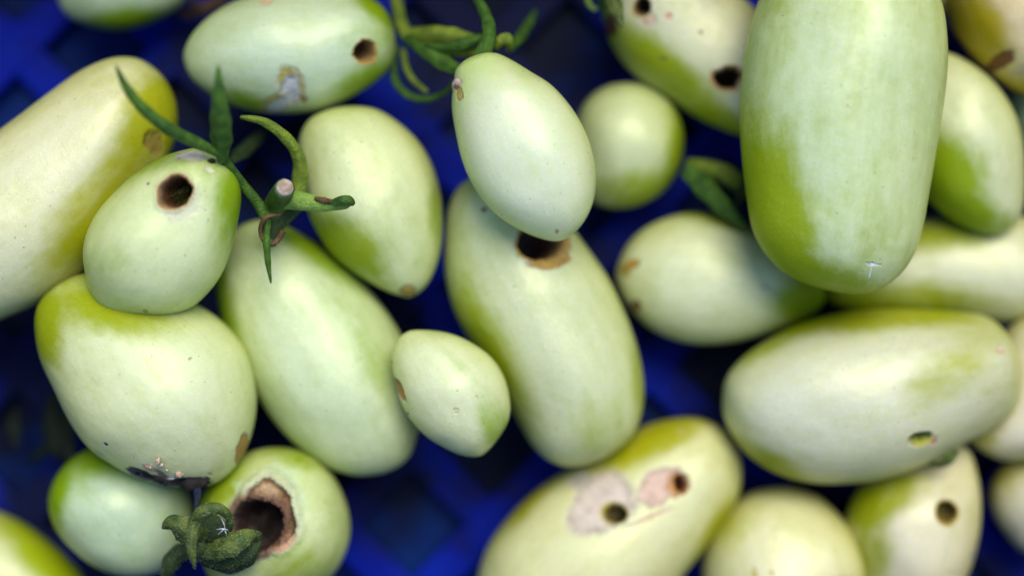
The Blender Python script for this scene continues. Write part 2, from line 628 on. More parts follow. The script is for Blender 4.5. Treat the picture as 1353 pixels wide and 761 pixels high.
def lumps(name, spots, mat, parent, seed=3):
    """Small craggy crumbs (px, py, zmm, radius px) melted into one crust mesh."""
    import bmesh
    rng = np.random.RandomState(seed)
    bm = bmesh.new()
    off = base_of(parent)
    for (x, y, z, r) in spots:
        c = np.array(P(x, y, z)) - off
        rr = r * px_scale(z / 1000)
        got = bmesh.ops.create_icosphere(bm, subdivisions=2, radius=1.0)['verts']
        st_ = rng.uniform(0.6, 1.3, 3)
        ph = rng.uniform(0, 6.28, 3)
        for v in got:
            q = np.array(v.co) * st_
            q *= 1 + 0.25 * math.sin(4 * q[0] + ph[0]) * math.sin(5 * q[1] + ph[1]) + 0.15 * math.sin(9 * q[2] + ph[2])
            v.co = Vector(c + q * rr)
    me = bpy.data.meshes.new(name)
    bm.to_mesh(me)
    bm.free()
    me.polygons.foreach_set('use_smooth', np.full(len(me.polygons), True))
    return link(name, me, mat, parent)


# ------------------------------------------------------------------ setting: ground and crate
def box(name, mat, x0, x1, y0, y1, z0, z1, parent=None, bev=0.0008):
    import bmesh
    bm = bmesh.new()
    bmesh.ops.create_cube(bm, size=1.0)
    for v in bm.verts:
        v.co = Vector(((x0 + x1) / 2 + v.co.x * (x1 - x0), (y0 + y1) / 2 + v.co.y * (y1 - y0), (z0 + z1) / 2 + v.co.z * (z1 - z0)))
    if bev:
        bmesh.ops.bevel(bm, geom=bm.edges[:], offset=bev, segments=2, affect='EDGES', profile=0.6)
    me = bpy.data.meshes.new(name)
    bm.to_mesh(me)
    bm.free()
    return link(name, me, mat, parent)


g = np_mesh('ground', [(-6, -6, -0.022), (6, -6, -0.022), (6, 6, -0.022), (-6, 6, -0.022)], [np.array([[0, 1, 2, 3]])], smooth=False)
tag(link('ground', g, M_GROUND), kind='structure')

crate = empty('crate', (0, 0, 0))
tag(crate, 'blue plastic crate with a diamond lattice floor under all the tomatoes', 'crate')
HX, HY = 0.150, 0.100
cross = np.array(P(20, 65, 0)[:2])
pitch = 148 * px_scale(0)
rt = math.sqrt(0.5)
for fam, (dx, dy) in enumerate(((rt, rt), (rt, -rt))):
    nx_, ny_ = -dy, dx
    off0 = cross[0] * nx_ + cross[1] * ny_
    for k_ in range(-14, 15):
        off = off0 + k_ * pitch
        lo_, hi_ = -1.0, 1.0
        for (o_, dd, H) in ((off * nx_, dx, HX), (off * ny_, dy, HY)):
            t1, t2 = sorted(((-H - o_) / dd, (H - o_) / dd))
            lo_, hi_ = max(lo_, t1), min(hi_, t2)
        if hi_ - lo_ < 0.01:
            continue
        b_ = box('slat', M_PLASTIC, lo_, hi_, -0.0038, 0.0038, -0.004 - 0.0005 * fam, 0.0 - 0.0005 * fam, crate, 0.0007)
        b_.rotation_euler = (0, 0, math.atan2(dy, dx))
        b_.location = (off * nx_, off * ny_, 0)
for (x0, x1, y0, y1) in ((-HX - .006, HX + .006, HY, HY + .006), (-HX - .006, HX + .006, -HY - .006, -HY),
                         (-HX - .006, -HX, -HY, HY), (HX, HX + .006, -HY, HY)):
    box('side_wall', M_PLASTIC, x0, x1, y0, y1, -0.018, 0.095, crate, 0.001)

box('base_sheet', M_SHEET, -HX, HX, -HY, HY, -0.0085, -0.006, crate, 0.0004)

# ------------------------------------------------------------------ the tomatoes
CREAM = (0.72, 0.64, 0.59)
MINT = (0.58, 0.63, 0.71)
WHITE = (0.66, 0.66, 0.64)
LIME = (0.45, 0.57, 0.25)
OLIVE = (0.354, 0.343, 0.005)
LEAF = (0.236, 0.343, 0.006)
TAN = (0.55, 0.40, 0.20)
ORANGE = (0.48, 0.24, 0.03)
BROWN = (0.16, 0.07, 0.015)
GREY = (0.62, 0.62, 0.58)

# long fruit at the picture's side, behind the holed one
fruit([(0, 175), (35, 149), (70, 122), (105, 97), (135, 82), (160, 76), (185, 79), (207, 93), (223, 114), (232, 138), (233, 165), (226, 195),
       (205, 240), (175, 285), (145, 325), (110, 360), (80, 383), (45, 403), (0, 422), (-40, 436), (-90, 440), (-130, 415), (-150, 370),
       (-140, 320), (-110, 270), (-60, 220)], (224, 104), (-135, 402), 35,
      'long cream tomato with one yellowed flank, lying behind the pear shaped holed tomato', tilt=-3,
      pale=(0.69, 0.62, 0.67), ripe_shade=OLIVE, shoulder=0.25, seed=1, patches=[(215, 150, 40, 60, 20, 0.7), (150, 280, 130, 42, -52, 0.75)],
      marks=[(213, 192, 11, 22, 10, (0.27, 0.20, 0.03), 0.7, -0.4)])
# pear shaped fruit with the clean round hole
fruit([(250, 197), (268, 196), (285, 201), (301, 213), (314, 235), (318, 262), (312, 300), (303, 335), (290, 365), (272, 389), (252, 406),
       (225, 416), (195, 418), (165, 417), (142, 411), (125, 395), (116, 370), (112, 335), (117, 308), (130, 282), (150, 258), (180, 230), (215, 208)],
      (276, 200), (165, 416), 47, 'pear shaped pale tomato with a clean round hole below its corky stem scar', tilt=5,
      pale=(0.66, 0.65, 0.59), ripe_shade=LEAF, shoulder=0.55, seed=2, patches=[(311, 275, 20, 80, 10, 0.6), (195, 225, 50, 18, -35, 0.4), (160, 350, 40, 28, 0, 0.25)],
      marks=[(259, 209, 24, 10, 4, (0.50, 0.46, 0.32), 1.0, 0.25), (286, 215, 6, 4, 20, (0.02, 0.02, 0.01), 1.0, -0.4), (284, 228, 8, 5, 20, (0.6, 0.58, 0.4), 0.6),
             (250, 272, 36, 34, 0, (0.66, 0.60, 0.42), 0.42), (209, 247, 3, 2, 0, BROWN, 0.9), (200, 411, 4, 4, 0, (0.35, 0.33, 0.03), 0.8)],
      holes=[(245, 258, 21, 22, 20, 9, dict(rag=0.10, rim=(0.30, 0.15, 0.04), wall=(0.16, 0.07, 0.015), deep=(0.07, 0.09, 0.012), lip=0.35))])
# oval fruit with grey scar, top
fruit([(243, 80), (247, 60), (262, 38), (285, 18), (310, 4), (345, -8), (390, -14), (435, -14), (480, -6), (506, 10), (519, 35), (522, 62), (516, 87),
       (500, 105), (475, 122), (445, 137), (420, 146), (385, 150), (350, 149), (320, 144), (290, 133), (268, 118), (252, 102)],
      (521, 52), (244, 82), 30, 'oval mint coloured tomato with a grey scab and a brown rimmed hole near its stem', seed=3,
      pale=MINT, ripe_shade=LEAF, shoulder=0.4, patches=[(480, 112, 50, 16, -28, 0.6), (320, 138, 60, 14, 12, 0.6), (495, 12, 40, 14, 40, 0.6)],
      marks=[(393, 118, 23, 23, -20, (0.42, 0.35, 0.03), 0.78), (372, 140, 34, 12, -22, (0.40, 0.34, 0.05), 0.7), (392, 124, 16, 20, -10, GREY, 1.0, -0.4), (374, 142, 30, 8, -24, GREY, 0.95, -0.3), (406, 136, 6, 7, 0, (0.25, 0.17, 0.05), 0.7),
             (360, 12, 11, 9, 0, TAN, 0.65, 0.1), (384, 0, 9, 6, 0, TAN, 0.65)],
      holes=[(487, 76, 14, 14, 0, 7, dict(rim=(0.33, 0.22, 0.03), wall=(0.28, 0.17, 0.06), deep=(0.10, 0.09, 0.015)))])
# egg shaped fruit, pointing down, beside the cut stalk
fruit([(470, 141), (500, 146), (530, 165), (555, 190), (572, 220), (582, 255), (585, 290), (583, 325), (575, 355), (563, 378), (545, 392), (530, 391),
       (505, 382), (470, 362), (440, 338), (418, 305), (405, 275), (398, 240), (395, 205), (397, 180), (410, 158), (437, 145)],
      (447, 145), (543, 390), 31, 'egg shaped tomato with a tan blossom tip, lying behind the hooked cut stalk', seed=4,
      pale=(0.65, 0.64, 0.59), ripe_shade=(0.277, 0.343, 0.005), shoulder=0.15, patches=[(462, 325, 70, 40, 45, 0.8), (578, 280, 14, 45, 0, 0.5), (520, 290, 60, 40, 60, 0.15)],
      marks=[(540, 384, 13, 9, 0, (0.34, 0.24, 0.03), 1.0, 0.3)])
# large egg shaped fruit under the stalk
fruit([(285, 385), (287, 350), (297, 322), (315, 300), (345, 290), (372, 296), (400, 310), (430, 328), (460, 352), (490, 385), (515, 418), (535, 455),
       (549, 500), (554, 550), (550, 580), (540, 604), (520, 620), (495, 627), (465, 627), (430, 615), (395, 590), (368, 563), (345, 530), (322, 490), (298, 440)],
      (325, 296), (510, 626), 27, 'large smooth egg shaped tomato under the calyx stalk, bluish at its blossom end', seed=5,
      pale=(0.61, 0.64, 0.64), ripe_shade=LEAF, shoulder=0.25, patches=[(300, 420, 26, 150, -14, 0.8), (425, 335, 80, 16, 38, 0.7), (500, 470, 20, 60, -25, 0.3)])
# fat pointed fruit with black rot
rotted = fruit([(48, 420), (50, 450), (58, 480), (75, 515), (95, 555), (120, 590), (150, 612), (180, 628), (215, 639), (250, 643), (280, 640), (303, 626),
       (321, 600), (333, 570), (338, 535), (335, 500), (325, 465), (306, 438), (282, 416), (255, 400), (225, 388), (190, 378), (150, 366), (110, 362), (75, 378), (55, 398)],
      (80, 376), (290, 640), 38, 'fat pointed tomato with black rot and crust along its lower tip', seed=6,
      pale=WHITE, ripe_shade=(0.303, 0.343, 0.004), shoulder=0.55, patches=[(175, 410, 85, 36, 8, 0.75), (70, 430, 30, 60, -20, 0.6)],
      marks=[(196, 622, 24, 11, 18, (0.035, 0.03, 0.05), 1.0, -0.5), (222, 630, 28, 10, 10, (0.06, 0.05, 0.05), 0.9), (256, 634, 26, 12, 0, (0.008, 0.007, 0.01), 1.0, -0.4),
             (212, 610, 10, 5, 40, (0.60, 0.36, 0.20), 0.9, 0.3), (236, 626, 8, 3, 0, (0.75, 0.72, 0.66), 0.9, 0.3), (226, 620, 5, 12, -40, (0.2, 0.12, 0.08), 0.8),
             (322, 592, 6, 26, 18, (0.36, 0.20, 0.02), 0.9), (160, 579, 3, 3, 0, (0.03, 0.03, 0.02), 1.0), (145, 594, 12, 5, 20, (0.5, 0.42, 0.25), 0.35),
             (270, 470, 3, 3, 0, ORANGE, 0.6), (285, 622, 4, 4, 0, (0.45, 0.4, 0.1), 0.5)])
lumps('rot_crust', [(184, 621, 43.5, 6), (193, 624, 44, 9), (203, 627, 44, 7), (212, 631, 43.5, 8), (246, 637, 42, 8), (255, 636, 43, 13), (267, 635, 43, 9), (275, 636, 41, 4), (237, 637, 42, 4), (219, 639, 41, 4)], M_ROT, rotted)
lumps('tan_crust', [(209, 609, 50, 4.5), (213, 614, 49.5, 3), (221, 621, 48, 2.5), (236, 627, 46.5, 4), (241, 627, 46, 2.5), (199, 617, 48, 2)], M_CRUST, rotted, 5)
# small lemon shaped
fruit([(548, 436), (575, 437), (602, 443), (630, 457), (652, 475), (667, 500), (674, 530), (672, 555), (660, 577), (645, 595), (632, 603), (610, 601),
       (585, 590), (562, 575), (540, 550), (528, 525), (520, 495), (518, 470), (525, 450), (535, 440)],
      (537, 440), (636, 602), 40, 'small lemon shaped whitish tomato with a brown slit on its flank', seed=7,
      pale=WHITE, ripe_shade=LEAF, shoulder=0.0, patches=[(655, 560, 22, 45, -20, 0.5), (610, 480, 60, 7, 42, 0.16)],
      marks=[(529, 513, 7, 19, -24, (0.40,0.17,0.02), 1.0, -0.5), (518, 478, 2, 3, 0, (0.03, 0.02, 0.02), 1.0), (605, 538, 6, 5, 0, (0.5, 0.45, 0.2), 0.5), (540, 545, 2, 2, 0, BROWN, 0.8)])
# egg fruit centre top
fruit([(600, 105), (603, 92), (615, 80), (635, 72), (655, 71), (676, 80), (702, 96), (727, 112), (749, 135), (767, 162), (779, 190), (786, 220), (787, 250),
       (781, 275), (769, 297), (752, 313), (735, 319), (710, 314), (685, 303), (660, 287), (640, 267), (622, 240), (610, 210), (602, 175), (597, 140)],
      (632, 72), (740, 319), 45, 'smooth whitish egg shaped tomato hanging from the leafy stalk, over a chewed tomato', seed=8,
      pale=(0.70, 0.67, 0.73), ripe_shade=LIME, shoulder=0.55, patches=[],
      marks=[(604, 113, 8, 9, 10, (0.62, 0.44, 0.34), 1.0, 0.4), (608, 128, 6, 12, -10, (0.45, 0.33, 0.06), 0.9), (605, 119, 5, 4, 0, (0.15, 0.04, 0.03), 0.8), (735, 307, 3, 3, 0, (0.4, 0.3, 0.05), 0.8)])
# long fruit under it with chewed hole
fruit([(588, 310), (591, 280), (600, 255), (616, 238), (640, 228), (670, 230), (705, 245), (738, 275), (765, 313), (785, 340), (803, 367), (818, 397),
       (833, 432), (845, 470), (851, 510), (848, 545), (835, 575), (810, 598), (780, 612), (750, 616), (725, 608), (703, 588), (683, 555), (655, 508), (628, 462), (605, 422), (592, 385), (587, 348)],
      (630, 232), (768, 616), 26, 'long tomato with a brown chewed hole, partly covered by the whitish egg shaped one', seed=9,
      pale=(0.59, 0.60, 0.59), ripe_shade=(0.303, 0.351, 0.005), shoulder=0.2, patches=[(645, 470, 40, 130, -24, 0.7), (842, 500, 16, 70, -5, 0.5), (790, 560, 40, 60, -20, 0.3)],
      marks=[(725, 345, 34, 13, -8, (0.50, 0.30, 0.03), 1.0), (742, 330, 12, 18, 20, (0.58, 0.34, 0.08), 1.0), (688, 325, 8, 20, 10, (0.36, 0.36, 0.02), 0.7), (641, 280, 5, 4, 0, (0.2, 0.1, 0.02), 0.8)],
      holes=[(712, 322, 27, 24, 10, 7, dict(rag=0.12, rim=(0.42, 0.22, 0.03), wall=(0.10, 0.035, 0.02), deep=(0.03, 0.012, 0.012), name='chewed_hole'))])
# round fruit
fruit([(830, 110), (855, 112), (880, 126), (895, 150), (903, 180), (900, 215), (888, 240), (868, 260), (840, 273), (812, 276), (788, 270), (772, 255),
       (760, 225), (758, 185), (765, 150), (780, 128), (803, 114)], (885, 135), (785, 262), 17,
      'small round tomato tucked beside the whitish egg shaped one', seed=10, k=1.15, pale=(0.62, 0.64, 0.59), ripe_shade=(0.303, 0.384, 0.004), shoulder=0.1,
      patches=[(896, 200, 24, 80, 0, 0.8), (840, 255, 60, 28, 0, 0.6)])
# upper fruit behind the largest, with two dark holes
fruit([(797, -10), (797, 25), (806, 55), (825, 85), (852, 110), (885, 131), (915, 152), (950, 170), (985, 180), (1012, 172), (1028, 140), (1030, 90), (1015, 40),
       (993, 10), (960, -18), (925, -50), (880, -75), (835, -70), (806, -42)], (806, -50), (1018, 165), 21,
      'tomato with two round dark holes, lying half behind the largest tomato', seed=11, k=0.95, pale=(0.69, 0.63, 0.69), ripe_shade=(0.303, 0.358, 0.003), shoulder=0.3,
      patches=[(868, 95, 120, 26, 40, 0.8), (960, 172, 60, 22, 20, 0.5)],
      marks=[(850, 36, 16, 12, 30, (0.58, 0.42, 0.26), 0.6), (876, 34, 6, 5, 0, (0.65, 0.30, 0.18), 0.7), (805, 38, 9, 16, -20, (0.12, 0.04, 0.02), 0.9),
             (917, 55, 4, 4, 0, (0.35, 0.3, 0.12), 0.6), (870, 87, 6, 4, 0, (0.22, 0.26, 0.02), 0.7)],
      holes=[(843, 21, 10, 13, 0, 6, dict(rim=(0.30, 0.22, 0.05), deep=(0.02, 0.02, 0.008))), (953, 112, 17, 15, 10, 7, dict(rim=(0.45, 0.26, 0.10), rimw=0.2, deep=(0.02, 0.022, 0.01)))])
# the largest one
fruit([(996, 20), (986, 60), (980, 110), (978, 160), (981, 210), (987, 260), (994, 300), (1008, 330), (1030, 355), (1060, 373), (1095, 384), (1130, 389), (1160, 383),
       (1188, 363), (1207, 335), (1218, 300), (1227, 250), (1237, 190), (1246, 130), (1250, 80), (1247, 30), (1238, -5), (1218, -45), (1180, -75), (1120, -88), (1060, -75), (1018, -32)],
      (1125, -86), (1125, 389), 43, 'largest and nearest tomato, cucumber shaped, with a small white cross scar at its tip', seed=12, tilt=2, k=0.8,
      pale=(0.62, 0.64, 0.64), ripe_shade=(0.277, 0.343, 0.002), shoulder=0.2, base_green=0.14,
      patches=[(1005, 270, 50, 130, -14, 0.85), (1085, 376, 90, 28, 14, 0.7), (1000, 330, 40, 90, -20, 0.4), (1110, 300, 80, 60, 0, 0.2), (1010, 60, 26, 100, 8, 0.25)],
      marks=[(1139, 350, 13, 2, 4, (0.84, 0.86, 0.76), 0.9), (1138, 359, 1.6, 11, 2, (0.80, 0.83, 0.70), 0.7),
             (1134, 10, 6, 5, 0, (0.55, 0.48, 0.14), 0.7), (1085, 342, 40, 20, 10, (0.66, 0.74, 0.56), 0.1)])
# behind it on the outer side
fruit([(1250, 70), (1280, 84), (1306, 104), (1326, 130), (1341, 160), (1350, 200), (1352, 240), (1350, 275), (1340, 298), (1315, 310), (1285, 304), (1255, 288),
       (1228, 264), (1208, 230), (1195, 180), (1195, 130), (1208, 95), (1228, 75)], (1226, 78), (1322, 308), 25,
      'green bottomed tomato leaning against the outer flank of the largest tomato', seed=13, pale=(0.66, 0.65, 0.69), ripe_shade=(0.253, 0.351, 0.004), shoulder=0.0,
      patches=[(1240, 240, 50, 70, -35, 0.85), (1290, 295, 50, 26, 20, 0.6)])
# yellowish corner fruit
fruit([(1251, -8), (1260, 30), (1275, 57), (1295, 82), (1320, 105), (1355, 124), (1400, 128), (1440, 100), (1450, 50), (1430, -10), (1380, -50), (1310, -60), (1266, -42)],
      (1375, -55), (1370, 128), 27, 'yellowish cream tomato with two brown pits near its end, beyond the largest one', seed=14, pale=(0.80, 0.62, 0.55), ripe_shade=(0.55, 0.40, 0.010), shoulder=0.0,
      patches=[(1275, 40, 26, 80, -35, 0.8), (1340, 120, 50, 14, 15, 0.6)],
      marks=[(1311, 86, 13, 14, 0, (0.22, 0.09, 0.015), 0.78, -0.3), (1349, 85, 12, 9, 0, (0.34, 0.12, 0.03), 1.0, -0.4), (1340, 100, 20, 10, 0, (0.55, 0.38, 0.15), 0.4)],
      )
fruit([(1330, 130), (1340, 112), (1365, 106), (1400, 112), (1420, 140), (1415, 180), (1385, 200), (1350, 190), (1334, 165)], (1415, 130), (1334, 165), 15,
      'grey green tomato just showing below the yellowish corner one', seed=15, pale=(0.48, 0.56, 0.56))
fruit([(1195, -5), (1205, -35), (1235, -50), (1262, -35), (1268, -5), (1255, 14), (1232, 18), (1208, 12)], (1235, -50), (1234, 18), 20,
      'sliver of a pale tomato behind the largest tomato and the yellowish one', seed=16, pale=CREAM, shoulder=0.0)
# middle one under the tip of the largest
fruit([(814, 365), (818, 345), (830, 322), (850, 303), (880, 288), (915, 280), (950, 283), (985, 298), (1020, 322), (1055, 348), (1083, 372), (1091, 390), (1080, 410),
       (1050, 428), (1010, 442), (970, 452), (930, 455), (895, 450), (860, 435), (836, 412), (821, 390)], (1090, 394), (815, 358), 19,
      'pale tomato with orange specks on its blunt tip, poking out beneath the largest one', seed=17, pale=(0.66, 0.65, 0.69), ripe_shade=(0.303, 0.351, 0.004), shoulder=0.75,
      patches=[(960, 290, 110, 18, 14, 0.7), (1050, 405, 45, 60, 20, 0.5)],
      marks=[(832, 350, 11, 7, -25, (0.50, 0.27, 0.02), 1.0), (823, 358, 8, 10, 0, (0.42, 0.32, 0.03), 0.8), (838, 404, 7, 9, -30, (0.24, 0.13, 0.02), 0.9), (1002, 378, 9, 8, 0, (0.48, 0.42, 0.2), 0.4)])
fruit([(1090, 392), (1115, 355), (1160, 315), (1215, 288), (1275, 280), (1340, 284), (1395, 305), (1422, 350), (1405, 395), (1355, 422), (1300, 427), (1240, 424), (1180, 422), (1128, 414)],
      (1092, 392), (1420, 350), 15, 'long shaded tomato lying between the largest tomato and the scarred oblong one', seed=18, pale=(0.66, 0.63, 0.69), ripe_shade=(0.253, 0.294, 0.003), shoulder=0.5,
      patches=[(1190, 400, 110, 34, 5, 0.7), (1230, 310, 90, 30, -8, 0.6)], fine=False)
# oblong one
fruit([(955, 530), (960, 500), (980, 474), (1010, 452), (1050, 430), (1100, 415), (1150, 408), (1210, 408), (1260, 411), (1297, 416), (1322, 433), (1338, 460), (1345, 495),
       (1343, 525), (1330, 550), (1300, 572), (1260, 592), (1215, 615), (1170, 631), (1120, 638), (1070, 637), (1025, 625), (990, 603), (968, 576), (957, 552)],
      (1342, 470), (958, 548), 25, 'long oblong tomato with a small green lined hole and a tiny ring scar', seed=19, pale=(0.62, 0.60, 0.69), ripe_shade=(0.337, 0.351, 0.003), shoulder=0.15,
      patches=[(1130, 415, 190, 22, -4, 0.8), (1010, 610, 70, 20, 32, 0.75), (1230, 490, 70, 30, -25, 0.45), (1010, 450, 70, 18, -26, 0.6), (1260, 430, 60, 18, 5, 0.3)],
      marks=[(1213, 575, 8, 7, -40, (0.48, 0.26, 0.10), 0.7), (1302, 460, 8, 6, 10, (0.55, 0.36, 0.14), 0.75), (1302, 457, 5, 4, 0, (0.6, 0.6, 0.4), 1.0)],
      holes=[(1195, 572, 14, 9, 0, 3, dict(rim=(0.36, 0.36, 0.04), wall=(0.22, 0.28, 0.02), deep=(0.20, 0.27, 0.015), lip=0.1))])
# bottom one with pale pink scar
fruit([(630, 790), (632, 757), (645, 720), (666, 690), (700, 655), (742, 624), (795, 592), (848, 564), (890, 553), (925, 553), (955, 567), (973, 590), (980, 620), (975, 655),
       (955, 690), (930, 725), (905, 755), (880, 790), (840, 830), (780, 860), (710, 865), (655, 840)], (952, 572), (665, 848), 17,
      'yellow green tomato with a pinkish white scar patch and two pits', seed=20, pale=(0.70, 0.63, 0.59), ripe_shade=(0.371, 0.351, 0.003), shoulder=0.1,
      patches=[(850, 580, 110, 22, -24, 0.75), (690, 655, 80, 20, -45, 0.7), (945, 700, 26, 60, 28, 0.8)],
      marks=[(790, 655, 62, 36, -28, (0.63, 0.52, 0.41), 0.85, -0.3), (865, 632, 40, 24, -18, (0.66, 0.45, 0.33), 0.9, -0.4), (888, 630, 17, 19, 0, (0.52, 0.22, 0.03), 0.95, -0.6), (850, 670, 50, 4, -22, (0.66, 0.48, 0.28), 0.6),
             (765, 630, 20, 13, -20, (0.55, 0.50, 0.42), 0.6), (897, 565, 6, 6, 0, (0.5, 0.42, 0.2), 0.4)],
      holes=[(806, 665, 16, 12, 8, 5, dict(rim=(0.40, 0.34, 0.02), wall=(0.12, 0.09, 0.01), deep=(0.07, 0.06, 0.008), lip=0.1, rag=0.06)),
             (891, 629, 8, 12, -15, 4, dict(rim=(0.50, 0.20, 0.02), wall=(0.20, 0.05, 0.01), deep=(0.06, 0.015, 0.006), lip=0.1))])
fruit([(928, 745), (935, 710), (955, 680), (985, 655), (1015, 645), (1045, 643), (1080, 655), (1108, 680), (1130, 710), (1142, 745), (1140, 790), (1120, 830), (1080, 860),
       (1030, 866), (980, 850), (945, 815), (930, 780)], (1035, 643), (1035, 866), 16, 'round cream tomato with faint tan scratches, at the lower edge', seed=21,
      pale=(0.73, 0.66, 0.64), ripe_shade=(0.379, 0.376, 0.007), shoulder=0.15, patches=[(945, 690, 30, 40, 30, 0.5)],
      marks=[(983, 745, 5, 14, -10, (0.52, 0.44, 0.12), 0.7), (1004, 740, 4, 4, 0, (0.52, 0.42, 0.14), 0.6), (1095, 749, 22, 3, 2, (0.54, 0.44, 0.16), 0.6), (1072, 755, 5, 4, 0, (0.52, 0.42, 0.14), 0.6)])
fruit([(1119, 690), (1130, 655), (1155, 630), (1190, 614), (1230, 599), (1262, 587), (1280, 595), (1290, 625), (1294, 665), (1290, 710), (1275, 760), (1250, 800), (1210, 820),
       (1170, 815), (1140, 780), (1124, 730)], (1266, 588), (1180, 818), 18, 'pale tomato with one round dark hole, tucked under the scarred oblong tomato', seed=22,
      pale=(0.73, 0.63, 0.73), ripe_shade=(0.303, 0.327, 0.003), shoulder=0.1, patches=[(1160, 650, 60, 26, -30, 0.7), (1140, 720, 26, 70, 0, 0.6)],
      marks=[(1272, 728, 6, 7, 0, (0.35, 0.38, 0.25), 0.6), (1245, 745, 20, 5, 10, (0.6, 0.45, 0.2), 0.3)],
      holes=[(1232, 667, 15, 15, 0, 4.5, dict(rim=(0.42, 0.34, 0.04), wall=(0.24, 0.16, 0.02), deep=(0.13, 0.11, 0.012), lip=0.05, rag=0.06))])
fruit([(1278, 572), (1300, 520), (1322, 455), (1345, 424), (1390, 410), (1440, 450), (1450, 530), (1410, 595), (1350, 608), (1310, 603)], (1400, 412), (1290, 590), 19,
      'pale tomato mostly out of frame, beyond the stem end of the oblong one', seed=23, pale=(0.70, 0.63, 0.73), ripe_shade=(0.337, 0.310, 0.003), shoulder=0.6, patches=[(1290, 570, 26, 30, 0, 0.5)])
fruit([(1309, 660), (1312, 638), (1327, 614), (1355, 601), (1400, 600), (1432, 640), (1432, 700), (1400, 740), (1353, 729), (1330, 706), (1316, 685)], (1330, 612), (1420, 720), 14,
      'pale tomato with a yellow shoulder at the lowest corner, beside the blue gap', seed=24, pale=(0.73, 0.63, 0.78), ripe_shade=(0.354, 0.310, 0.005), shoulder=0.6)
# lower left pair
fruit([(66, 665), (70, 640), (85, 615), (108, 597), (138, 588), (175, 590), (215, 605), (243, 635), (254, 670), (250, 710), (236, 738), (212, 755), (180, 761), (150, 757), (120, 742), (92, 718), (75, 695)],
      (105, 600), (205, 758), 27, 'smooth green shouldered tomato under the black rotted one, beside the curled calyx', seed=25, pale=(0.53, 0.63, 0.69), ripe_shade=(0.220, 0.343, 0.004), shoulder=0.6,
      patches=[(80, 660, 26, 70, 10, 0.7), (170, 605, 80, 22, 8, 0.5)])
fruit([(262, 690), (266, 660), (282, 632), (308, 607), (335, 595), (360, 591), (388, 593), (415, 603), (436, 625), (451, 650), (461, 680), (462, 710), (453, 740), (435, 765), (400, 790), (350, 800), (308, 790), (278, 762), (265, 725)],
      (280, 760), (440, 620), 30, 'round green tomato eaten open by a wide dark brown hole beside the curled calyx', seed=26, k=1.0, pale=(0.59, 0.60, 0.50), ripe_shade=(0.253, 0.327, 0.004), shoulder=0.55,
      patches=[(290, 640, 60, 40, -40, 0.8), (400, 740, 60, 40, 0, 0.45), (400, 600, 60, 16, 15, 0.5)],
      marks=[(366, 660, 54, 64, -20, (0.50, 0.62, 0.36), 0.75, 0.4)],
      holes=[(367, 668, 33, 48, -18, 2.2, dict(rag=0.16, rim=(0.52, 0.56, 0.32), rimw=0.10, rima=0.8, wall=(0.30, 0.15, 0.05), deep=(0.17, 0.065, 0.022), lip=0.5, steep=0.80, name='wound', tints=[(363, 641, 20, 15, 0, (0.58, 0.40, 0.20), 1.0), (386, 704, 22, 11, -20, (0.52, 0.27, 0.15), 1.0), (396, 676, 9, 20, -10, (0.10, 0.05, 0.012), 0.9)])),
             (352, 681, 33, 34, 0, 10, dict(rag=0.12, rim=(0.10, 0.035, 0.02), rimw=0.28, wall=(0.03, 0.012, 0.008), deep=(0.002, 0.0015, 0.0015), lip=0.3, name='bore_hole'))])  # near-black deep colour paints the shade inside this bore
fruit([(-40, 665), (0, 678), (30, 693), (60, 714), (90, 740), (112, 772), (110, 812), (70, 842), (0, 832), (-60, 792), (-80, 732), (-70, 682)], (-76, 700), (108, 800), 14,
      'lime tomato cut off by the lower corner, apart from the others', seed=27, pale=(0.62, 0.63, 0.55), ripe_shade=(0.337, 0.408, 0.003), shoulder=0.0, patches=[(75, 735, 80, 24, 42, 0.8), (0, 685, 60, 12, 20, 0.3)])
fruit([(76, -12), (80, 8), (90, 22), (108, 31), (132, 38), (155, 40), (185, 35), (215, 22), (240, 4), (250, -20), (240, -50), (190, -70), (130, -65), (92, -42)], (245, -30), (80, -5), 14,
      'blurred pale tomato hanging over the upper edge, above the open lattice', seed=28, pale=(0.53, 0.63, 0.64), ripe_shade=(0.236, 0.367, 0.003), shoulder=0.0, patches=[(165, 32, 70, 14, -8, 0.8)])

# ------------------------------------------------------------------ stalks and calyces
# cut stalk with calyx beside the pear shaped fruit
st = empty('fruit_stalk', P(365, 280, 40))
tag(st, 'green calyx and cut stalk with a pinkish cut end and a hooked branch', 'stalk')
px_leaf('sepal', [(292, 204, 56), (262, 190, 58), (222, 170, 62), (187, 142, 64), (165, 113, 65), (153, 87, 65)], [11, 16, 18, 15, 11, 2], M_SEPAL, st, 0.5, 0.6)
px_leaf('sepal', [(293, 214, 54), (291, 190, 58), (290, 160, 62), (289, 125, 65), (288, 87, 66)], [12, 30, 28, 18, 2], M_SEPAL, st, 0.45, 0.6)
px_leaf('sepal', [(388, 268, 42), (396, 235, 43), (393, 205, 45), (375, 180, 47), (348, 161, 48), (318, 155, 47)], [24, 22, 17, 15, 12, 5], M_OLIVE, st, 0.5, 0.6)
px_leaf('sepal', [(304, 214, 44), (318, 200, 34), (338, 182, 24), (354, 168, 18)], [8, 22, 18, 3], M_DARK, st, 0.5, 0.5)
px_leaf('sepal', [(352, 290, 47), (352, 320, 48), (354, 348, 47), (358, 374, 46)], [11, 10, 8, 2], M_SEPAL, st, 0.5, 0.6)
px_tube('pedicel', [(291, 203, 54), (304, 222, 51), (322, 245, 48), (340, 268, 46), (352, 288, 45)], [13, 13, 13, 15, 16], M_SEPAL, st)
px_tube('node', [(392, 262, 40), (378, 276, 41), (364, 296, 41), (357, 316, 41)], [34, 34, 27, 16], M_DARK, st)
